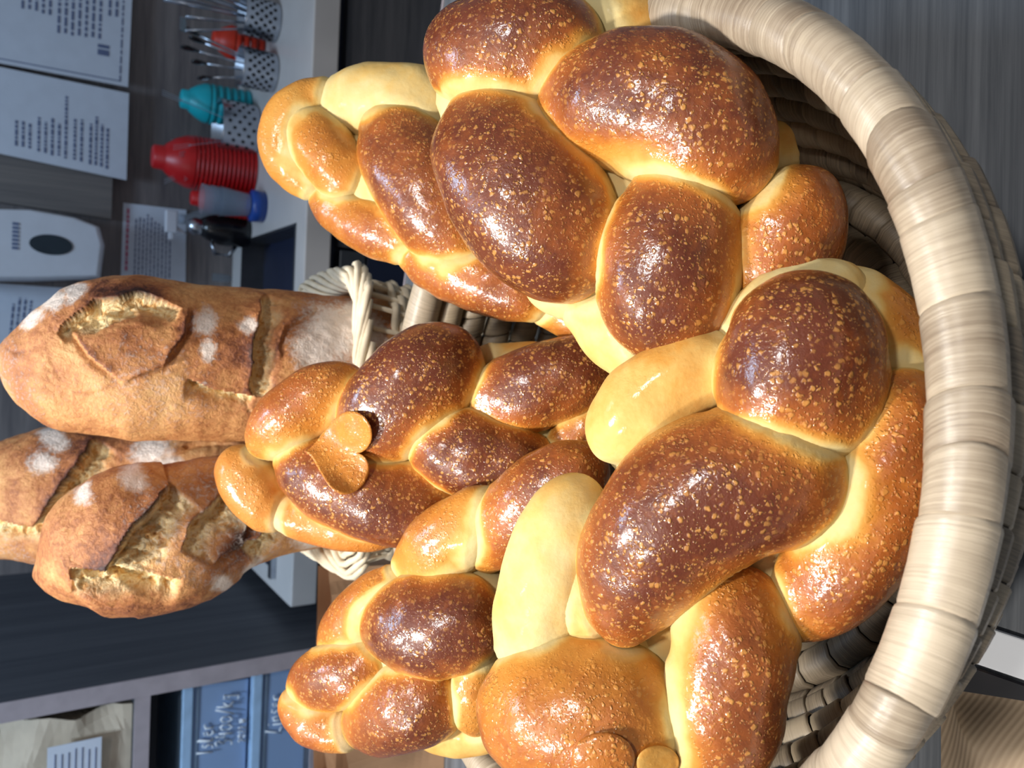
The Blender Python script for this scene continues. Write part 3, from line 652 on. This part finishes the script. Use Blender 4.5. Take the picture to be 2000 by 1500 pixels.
# ------------------------------------------------------------------ braided loaves
UP = -FW*.75+np.array([0, -.1, .65]); UP /= np.linalg.norm(UP)
def lobe_geom(sp, Z, nt=90, nf=60):
    x0, y0, x1, y1, bend, hw, dz, bake = sp[:8]; o = sp[8] if len(sp) > 8 else {}
    pw = o.get('p', 2.5); th = o.get('th', .85); arch = o.get('arch', .25); tilt = o.get('tilt', 0)
    s = np.linspace(0, 1, nt); t = (1-np.cos(np.pi*s))/2
    dx, dy = x1-x0, y1-y0; Ln = math.hypot(dx, dy); nx, ny = -dy/Ln, dx/Ln; q = 4*t*(1-t)*bend
    px = x0+dx*t+nx*q; py = y0+dy*t+ny*q
    zz = Z(px, py)-dz/1000; hm = hw*np.median(zz)/F
    zz = zz+arch*hm*(2*t-1)**2*1.3-tilt/1000*(t-.5)
    C = CAM+(FW+((750-py)/F)[:, None]*UA+((px-1000)/F)[:, None]*VA)*zz[:, None]
    T = np.gradient(C, axis=0); T /= np.linalg.norm(T, axis=1)[:, None]
    view = CAM-C; view /= np.linalg.norm(view, axis=1)[:, None]
    B = np.cross(T, view); B /= np.linalg.norm(B, axis=1)[:, None]; N = np.cross(B, T)
    prof = np.sqrt(np.clip(1-np.abs(2*t-1)**pw, 0, 1)); skew = o.get('skew', 0); prof = prof*(1+skew*(2*t-1))
    r = hm*prof*.985*np.linalg.norm(FW+((750-py)/F)[:, None]*UA+((px-1000)/F)[:, None]*VA, axis=1)**-.6
    ph = np.linspace(0, 2*np.pi, nf, endpoint=False)
    V = C[:, None]+r[:, None, None]*(np.cos(ph)[None, :, None]*B[:, None]+th*np.sin(ph)[None, :, None]*N[:, None])
    return C, r, V.reshape(-1, 3)
def build_loaf(name, label, Z, lobes, base, group='braided loaves in the straw basket', ornament=None):
    o = thing(name, label, 'bread', base, group)
    G = [lobe_geom(l, Z) for l in lobes]; nt, nf = 90, 60; bm_all = []
    for i, (sp, (C, r, V)) in enumerate(zip(lobes, G)):
        opt = sp[8] if len(sp) > 8 else {}
        cc = C.repeat(nf, 0); n = V-cc; ln = np.linalg.norm(n, axis=1); n = n/(ln[:, None]+1e-9)
        V = V+n*(cnoise(V, 60, i*7+3, 2)*.0016+cnoise(V, 190, i*5+1, 1)*.0005)[:, None]*np.clip(ln/.02, 0, 1)[:, None]
        dmin = np.full(len(V), 1.0)
        for j, (C2, r2, V2) in enumerate(G):
            if j == i: continue
            for k in range(4, nt-4, 3):
                dmin = np.minimum(dmin, np.linalg.norm(V-C2[k], axis=1)-r2[k]*.93)
        kk = .011; V = V+n*(kk*.24*(1-np.clip(np.abs(dmin)/kk, 0, 1))**2-.0013*(1-sstep(0, .0028, np.abs(dmin))))[:, None]
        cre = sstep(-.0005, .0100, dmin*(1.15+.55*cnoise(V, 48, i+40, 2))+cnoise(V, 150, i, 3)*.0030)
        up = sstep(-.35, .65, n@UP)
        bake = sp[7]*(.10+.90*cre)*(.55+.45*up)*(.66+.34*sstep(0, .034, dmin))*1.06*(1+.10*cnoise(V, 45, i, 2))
        if 'pale' in opt:                          # unbrowned side, direction in the loaf's own surface: (x,y,reach)
            px, py, rc = opt['pale']; dd = px*VA-py*UA; bake *= 1-sstep(rc, rc+.45, n@dd)*.85
        fc = grid_faces(nt, nf)
        mt = M_CRUST_PINK if opt.get('pink') else M_CRUST
        mo('strand', V, fc, mt, o, attrs={'bake': np.clip(bake, 0, 1)}); bm_all.append((V, fc))
    if ornament:
        vs = np.concatenate([b[0] for b in bm_all]); fs = np.concatenate([b[1]+i*nt*nf for i, b in enumerate(bm_all)])
        bvh = BVHTree.FromPolygons([Vector(v) for v in vs], fs.tolist())
        for (nm, fn, ctr, lift, bake) in ornament:
            nr, na = 14, 64; V = []; bb = []
            fl = []
            for i in range(nr+3):
                for j in range(na):
                    rr = min(1, i/(nr-1)) if i < nr else 1.0
                    x, y = fn(rr, 2*math.pi*j/na); d = ray(x, y); h = bvh.ray_cast(Vector(CAM), Vector(d))
                    p = np.array(h[0]) if h[0] is not None else CAM+d*Z(x, y)
                    dep = np.linalg.norm(p-CAM); fl.append(dep); V.append((d/np.linalg.norm(d)))
            fl = np.array(fl).reshape(nr+3, na); V = np.array(V).reshape(nr+3, na, 3)
            xx, yy = proj(CAM+(V*fl[..., None]).reshape(-1, 3)); xx = (xx-xx.mean())/50; yy = (yy-yy.mean())/50; ff = fl.ravel()
            A_ = np.c_[np.ones_like(xx), xx, yy, xx*xx, xx*yy, yy*yy]; co = np.linalg.lstsq(A_, ff, rcond=None)[0]
            q = A_@co; q -= np.percentile(q-ff, 88); q = np.minimum(q, ff-.0004).reshape(nr+3, na)
            for _ in range(3): q[1:-1] = np.minimum(q[1:-1], (q[:-2]+q[2:]+np.roll(q[1:-1], 1, 1)+np.roll(q[1:-1], -1, 1))/4)
            for i in range(nr+3):
                e = lift*(1-(i/(nr-1))**8*.35) if i < nr else -(i-nr+.3)*.0045
                q[i] -= e
            mo(nm, (CAM+V*q[..., None]).reshape(-1, 3), grid_faces(nr+3, na), M_CRUST, o, attrs={'bake': np.full((nr+3)*na, bake)})
    return o
# --- loaf A
ZA = lambda x, y: .452-.00011*(x-1250)+.0000002*(x-1250)**2*0+0*y
build_loaf('braided_loaf', 'large shiny braided loaf at the top of the photo, against the inner basket wall', ZA, [
 (843, 118, 1180, 88, 0, 128, 0, .95, dict(p=2.8)),
 (1060, 245, 1462, 392, -112, 150, 12, .92, dict(p=2.5, pale=(-.6, .8, .68))),
 (935, 190, 1195, 525, 52, 152, 5, .90, dict(p=2.8)),
 (1325, 330, 1290, 704, 0, 138, 8, .90, dict(p=2.8)),
 (1575, 335, 1465, 610, -18, 115, -12, .80, dict(p=2.6, pale=(-.3, .9, .55))),
 (1060, 20, 1330, 95, -10, 82, -22, .28, {}),
 (1120, 540, 1420, 720, 35, 92, -26, .18, {}),
 (1030, 560, 1230, 600, 0, 52, -26, .14, {}),
 (1520, 240, 1470, 430, 0, 55, -22, .25, {}),
 (960, 130, 1530, 560, 0, 165, -42, .18, {}),
 (880, 150, 1000, 330, 0, 70, -20, .12, {}),
], (.12, .45, .05))
# --- loaf B
ZB = lambda x, y: .625-.00013*(x-830)+0*y
build_loaf('braided_loaf', 'slimmer braided loaf with a pale side, at upper left behind the large shiny loaf', ZB, [
 (672, 178, 628, 378, 92, 58, 0, .44, dict(p=3)),
 (625, 215, 900, 225, -22, 78, -6, .10, dict(p=2.6)),
 (588, 222, 700, 382, 4, 62, 6, .58, dict(p=2.8)),
 (742, 210, 945, 520, 10, 104, 6, .85, dict(p=2.6)),
 (614, 382, 850, 480, 14, 56, -2, .72, dict(p=2.6)),
 (785, 488, 1095, 588, 12, 64, 0, .84, dict(p=2.7)),
 (1030, 580, 1240, 655, 8, 46, -12, .62, {}),
 (600, 290, 900, 460, 0, 85, -24, .10, {}),
 (840, 380, 1120, 560, 0, 95, -24, .12, {}),
 (840, 480, 1010, 540, 0, 45, -8, .10, {}),
], (.10, .60, .10))
# --- loaf C
ZCf = lambda x, y: .605-.00006*(x-820)+0*y
def heart(rr, a):
    s = math.sin(a); hx = 16*s**3; hy = 13*math.cos(a)-3.4*math.cos(2*a)-2*math.cos(3*a)-math.cos(4*a)
    u, v = hx/16*70*rr, hy/14*68*rr                # v up of the heart points to image right
    ca, sa = math.cos(.17), math.sin(.17)
    return 668+v*ca-u*sa*0.6, 884+u*1.18*ca+v*sa*.2
build_loaf('braided_loaf', 'dark braided loaf with a heart-shaped dough ornament and pale pinkish tip', ZCf, [
 (460, 872, 560, 1022, 16, 62, -12, .50, dict(pink=1, p=2.8)),
 (510, 975, 800, 1032, 20, 50, -12, .52, dict(pink=1)),
 (500, 885, 715, 738, -22, 68, 0, .66, dict(p=2.8)),
 (550, 880, 905, 985, 34, 92, 4, .88, dict(p=2.6)),
 (925, 662, 690, 882, 6, 108, 8, 1.0, dict(p=2.6)),
 (798, 828, 1095, 940, 12, 88, 8, 1.05, dict(p=2.6)),
 (918, 800, 1215, 712, -6, 84, 2, 1.0, dict(p=2.7, pale=(-.85, .5, .5))),
 (1070, 890, 1230, 790, 0, 46, -2, .85, {}),
 (770, 1040, 930, 990, 8, 45, -26, .10, {}),
 (920, 705, 1080, 690, 0, 32, -22, .32, {}),
 (1140, 690, 1300, 800, 0, 60, -26, .9, {}),
 (560, 880, 840, 780, 0, 80, -26, .18, {}),
 (730, 850, 900, 1005, 0, 62, -14, .14, {}),
 (880, 760, 1110, 870, 0, 66, -20, .10, {}),
 (640, 900, 1000, 860, 0, 100, -38, .2, {}),
], (-.03, .60, .08), ornament=[('heart_ornament', heart, None, .003, .50)])
# --- loaf D
ZD = lambda x, y: .575-.00018*(x-800)+0*y
build_loaf('braided_loaf', 'small-knotted braided loaf at the lower left, in front of brown kraft paper', ZD, [
 (930, 1100, 1185, 895, -18, 88, -6, .86, dict(p=2.6)),
 (1005, 960, 1190, 880, -8, 34, -22, .55, {}),
 (782, 1125, 1000, 985, -10, 74, -6, .55, dict(p=2.6)),
 (720, 1222, 985, 1212, 0, 102, 10, 1.0, dict(p=2.6)),
 (634, 1265, 820, 1125, -6, 64, -6, .75, {}),
 (572, 1340, 765, 1296, -4, 68, 4, .88, dict(p=2.6)),
 (558, 1352, 712, 1425, 22, 56, 0, .66, dict(pink=1, p=2.6)),
 (690, 1422, 898, 1340, 0, 90, 5, .86, dict(p=2.8)),
 (935, 1240, 925, 1432, 0, 50, 2, .62, {}),
 (815, 1440, 1030, 1410, 10, 42, -18, .24, {}),
 (670, 1230, 930, 1310, 0, 84, -24, .12, {}),
 (860, 1120, 1010, 1220, 0, 68, -16, .14, {}),
 (620, 1330, 900, 1360, 0, 90, -30, .2, {}),
 (880, 1290, 1000, 1400, 0, 60, -20, .12, {}),
], (-.20, .58, .08))
# --- loaf E
ZE = lambda x, y: .418-.00009*(x-1350)+0*y
def coin(rr, a): return 1178+62*rr*math.cos(a), 1482+52*rr*math.sin(a)
def nub(rr, a): return 1285+42*rr*math.cos(a), 1490+34*rr*math.sin(a)
build_loaf('braided_loaf', 'biggest golden-brown braided loaf at lower right, with a round dough button', ZE, [
 (1660, 972, 1212, 1256, 158, 154, 14, .95, dict(p=2.9, skew=-.08, pale=(-.75, .65, .8))),
 (1600, 548, 1530, 892, 4, 162, 4, .95, dict(p=2.8, pale=(-.5, .85, .6))),
 (1176, 895, 1445, 695, -38, 92, -10, .22, dict(p=2.6)),
 (1410, 700, 1690, 560, -34, 78, -18, .30, {}),
 (1765, 720, 1520, 1225, -66, 122, -4, .80, dict(p=2.9, pale=(-.95, .1, .72))),
 (1610, 540, 1790, 850, -20, 108, -30, .66, {}),
 (1150, 930, 1032, 1325, 18, 98, -10, .13, dict(p=2.8)),
 (945, 1372, 1340, 1400, 8, 154, 4, .60, dict(p=2.8)),
 (1440, 1102, 1385, 1545, -10, 128, 4, .80, dict(p=3.0, pale=(-.9, -.2, .55))),
 (1140, 1160, 1340, 1360, 0, 95, -30, .08, {}),
 (1105, 1020, 1165, 1262, 0, 58, -6, .17, {}),
 (1180, 840, 1640, 960, 0, 120, -34, .12, {}),
 (1480, 980, 1560, 1240, 0, 90, -26, .22, {}),
 (1200, 1180, 1480, 1300, 0, 110, -34, .12, {}),
 (1260, 1440, 1440, 1560, 0, 90, -24, .18, {}),
], (-.09, .32, .05), ornament=[('button_ornament', coin, None, .004, .62), ('dough_nub', nub, None, .003, .25)])
# ------------------------------------------------------------------ rustic loaves
def poly_sd(px, py, line):
    best = np.full(len(px), 1e9); sg = np.ones(len(px)); tt = np.zeros(len(px)); L_ = len(line)-1
    for k in range(L_):
        (ax, ay), (bx, by) = line[k], line[k+1]; dx, dy = bx-ax, by-ay; l2 = dx*dx+dy*dy
        t = np.clip(((px-ax)*dx+(py-ay)*dy)/l2, 0, 1); qx, qy = px-ax-t*dx, py-ay-t*dy; d = np.hypot(qx, qy)
        up = d < best; best = np.where(up, d, best); sg = np.where(up, np.sign(dx*qy-dy*qx), sg); tt = np.where(up, (k+t)/L_, tt)
    return best*sg, tt
def rustic(label, spine, cuts, flours, seed, bakes=(), base=None, th=.85):
    sp = np.array(spine, float); k = np.r_[0, np.cumsum(np.hypot(*np.diff(sp[:, :2], axis=0).T))]; nt, nf = 330, 300
    u = np.linspace(0, 1, nt); tt = (u-.06*np.sin(2*np.pi*u)/1.0)*k[-1]
    # smooth interpolation
    def ip(c):
        y = np.interp(np.linspace(0, k[-1], 400), k, sp[:, c]); ker = np.hanning(41); ker /= ker.sum()
        y = np.convolve(np.pad(y, 20, mode='reflect', reflect_type='odd'), ker, 'valid'); return np.interp(tt, np.linspace(0, k[-1], 400), y)
    px, py, zz = ip(0), ip(1), ip(3)
    hw = np.interp(tt, k, sp[:, 2]); ker = np.hanning(31); ker /= ker.sum(); hs = np.convolve(np.pad(hw, 15, mode='edge'), ker, 'valid')
    e = tt/k[-1]; cap = np.sqrt(np.clip(1-(1-np.clip(e/.16, 0, 1))**2, 0, 1))*np.sqrt(np.clip(1-(1-np.clip((1-e)/.10, 0, 1))**2, 0, 1))
    C = CAM+(FW+((750-py)/F)[:, None]*UA+((px-1000)/F)[:, None]*VA)*zz[:, None]
    T = np.gradient(C, axis=0); T /= np.linalg.norm(T, axis=1)[:, None]; view = CAM-C; view /= np.linalg.norm(view, axis=1)[:, None]
    B = np.cross(T, view); B /= np.linalg.norm(B, axis=1)[:, None]; N = np.cross(B, T); r = hs*zz/F*cap
    ph = np.linspace(0, 2*np.pi, nf, endpoint=False)
    nrm = (np.cos(ph)[None, :, None]*B[:, None]+np.sin(ph)[None, :, None]*N[:, None])
    V = (C[:, None]+r[:, None, None]*(np.cos(ph)[None, :, None]*B[:, None]+th*np.sin(ph)[None, :, None]*N[:, None])).reshape(-1, 3); nrm = nrm.reshape(-1, 3)
    fade = np.clip(r.repeat(nf)/.02, 0, 1)
    x, y = proj(V); front = sstep(-.1, .35, (nrm*view.repeat(nf, 0)).sum(1))
    disp = cnoise(V, 30, seed, 3)*.0028+cnoise(V, 240, seed+9, 2)*.0006
    ck = sstep(.90, 1, 1-np.abs(cnoise(V, 48, seed+31, 2)))*sstep(.0, .3, cnoise(V, 26, seed+32, 2)); disp -= .0006*ck
    crumb = np.zeros(len(V)); bake = np.full(len(V), .42)+.18*cnoise(V, 22, seed+2, 3); wob = cnoise(V, 90, seed+5, 3)*9; bake += .10*ck
    for (line, wd, dep, lip, dark) in cuts:        # crumb lies on the positive side of each slash
        d, t = poly_sd(x+wob, y+wob*.6, line); tap = np.sqrt(np.clip(4*t*(1-t), 0, 1))*front; ends = tap > .02
        pos = (d >= 0)
        prof = np.where(pos, -1.35*dep*np.clip(1-d/(wd*1.5), 0, 1)**1.4*sstep(-.5, 4, d), lip*np.exp(-np.abs(d)/26))
        disp += prof*tap
        if wd < 20: d = np.where(pos, 1e3, d)
        cz = np.where(pos & (d < wd), (1-sstep(.25, 1, (d+wob*1.5)/wd)), 0)*sstep(0, .45, tap); crumb = np.maximum(crumb, cz)
        bake += dark*np.exp(-np.abs(d-np.where(pos, 0, -2))/9)*tap*(~pos | (d < 3))
    rough = np.abs(cnoise(V, 330, seed+20, 2))*.0030+np.abs(cnoise(V, 150, seed+21, 3))*.0065
    disp -= crumb*(rough-.0015)*front
    fl = np.zeros(len(V))
    fx_, fy_ = x+wob*1.6, y+cnoise(V, 70, seed+8, 3)*11
    for (fx, fy, fr) in flours: fl = np.maximum(fl, np.exp(-(((fx_-fx)**2+(fy_-fy)**2)/(fr*1.25)**2)**1.0)*front)
    fl = np.maximum(fl, .32*sstep(.0, .6, cnoise(V, 16, seed+4, 2))*front)
    for (fx, fy, frx, fry, am) in bakes: bake += am*np.exp(-(((x-fx)/frx)**2+((y-fy)/fry)**2))*front
    bake -= .25*sstep(.0, -.9, (nrm*view.repeat(nf, 0)).sum(1))
    V = V+nrm*(disp*fade)[:, None]
    o = thing('rustic_loaf', label, 'bread', base, 'rustic loaves in the willow basket')
    mo('crust', V, grid_faces(nt, nf), M_RUSTIC, o, attrs={'bake': np.clip(bake, 0, 1), 'crumb': np.clip(crumb, 0, 1), 'flour': np.clip(fl, 0, 1)})
    return o
rustic('biggest floury rustic loaf with scored cuts, uppermost in the photo of the three',
 [(-2, 690, 60, .72), (60, 700, 108, .72), (130, 705, 140, .725), (250, 696, 162, .735), (400, 708, 152, .765), (550, 716, 148, .80), (720, 716, 138, .845), (860, 716, 110, .875)],
 [([(110, 648), (190, 590), (270, 572), (345, 598)], 34, .010, .006, .30),
  ([(240, 748), (318, 716), (356, 650), (362, 596)], 12, .004, .006, .38),
  ([(140, 646), (180, 700), (238, 748)], 12, .004, .004, .45),
  ([(484, 770), (494, 700), (505, 640), (528, 578)], 42, .007, .006, .30),
  ([(545, 700), (562, 640), (620, 600)], 10, .003, .004, .25),
  ([(370, 742), (420, 764), (490, 772)], 30, .008, .003, .30),
  ([(505, 780), (600, 752), (700, 718)], 42, .008, .005, .30)],
 [(400, 628, 26), (486, 636, 16), (650, 650, 58), (610, 690, 34), (100, 590, 22), (140, 572, 22), (60, 612, 20), (690, 610, 30), (720, 640, 30), (410, 690, 20)],
 11, [(230, 565, 90, 24, .45), (440, 690, 70, 60, .22), (250, 670, 90, 50, .15), (250, 800, 260, 50, -.12)], (.03, .86, .02))
rustic('rustic loaf with wide open crumb tear and dark flap, lowest of the three',
 [(66, 1126, 40, .72), (110, 1112, 84, .72), (165, 1085, 130, .725), (250, 1060, 152, .735), (340, 1052, 146, .755), (430, 1010, 120, .78), (540, 985, 100, .81), (700, 960, 96, .86), (820, 950, 80, .89)],
 [([(205, 1128), (262, 1030), (330, 945)], 92, .013, .010, .50),
  ([(352, 1075), (385, 1010), (430, 965), (492, 935)], 88, .010, .003, .2),
  ([(420, 1104), (474, 1060), (488, 990)], 14, .004, .007, .55),
  ([(110, 1080), (150, 1150), (215, 1190)], 8, .003, .004, .2),
  ([(330, 1110), (240, 1118), (150, 1108)], -1, 0, .0, 0),
  ([(140, 1110), (240, 1118), (345, 1130)], 56, .010, .004, .25),
  ([(470, 1070), (540, 1010), (640, 985)], 62, .009, .004, .25)][:4]+[
  ([(140, 1110), (240, 1118), (345, 1130)], 56, .010, .004, .25),
  ([(470, 1070), (540, 1010), (640, 985)], 62, .009, .004, .25)],
 [(262, 928, 26), (170, 958, 20), (620, 1040, 40), (700, 1030, 40), (500, 1120, 25), (430, 1140, 20)],
 23, [(200, 1080, 28, 50, .25), (470, 1050, 22, 50, .3), (290, 1195, 90, 18, .25)], (-.17, .88, .02))
rustic('rustic loaf half hidden behind the other two in the willow basket',
 [(-170, 985, 40, .86), (-110, 985, 96, .86), (0, 980, 112, .865), (110, 968, 138, .875), (250, 955, 118, .885), (420, 940, 110, .90), (640, 930, 100, .92), (800, 930, 70, .935)],
 [([(62, 1030), (130, 945), (190, 856)], 70, .012, .008, .5), ([(-60, 1000), (0, 1012), (90, 1030)], 46, .010, .003, .2),
  ([(300, 900), (380, 870), (470, 868)], 12, .004, .003, .2)],
 [(300, 880, 34), (110, 850, 26), (80, 905, 24), (330, 905, 24)],
 37, [(30, 960, 16, 40, .3), (90, 880, 60, 30, .1)], (-.1, .93, .02))
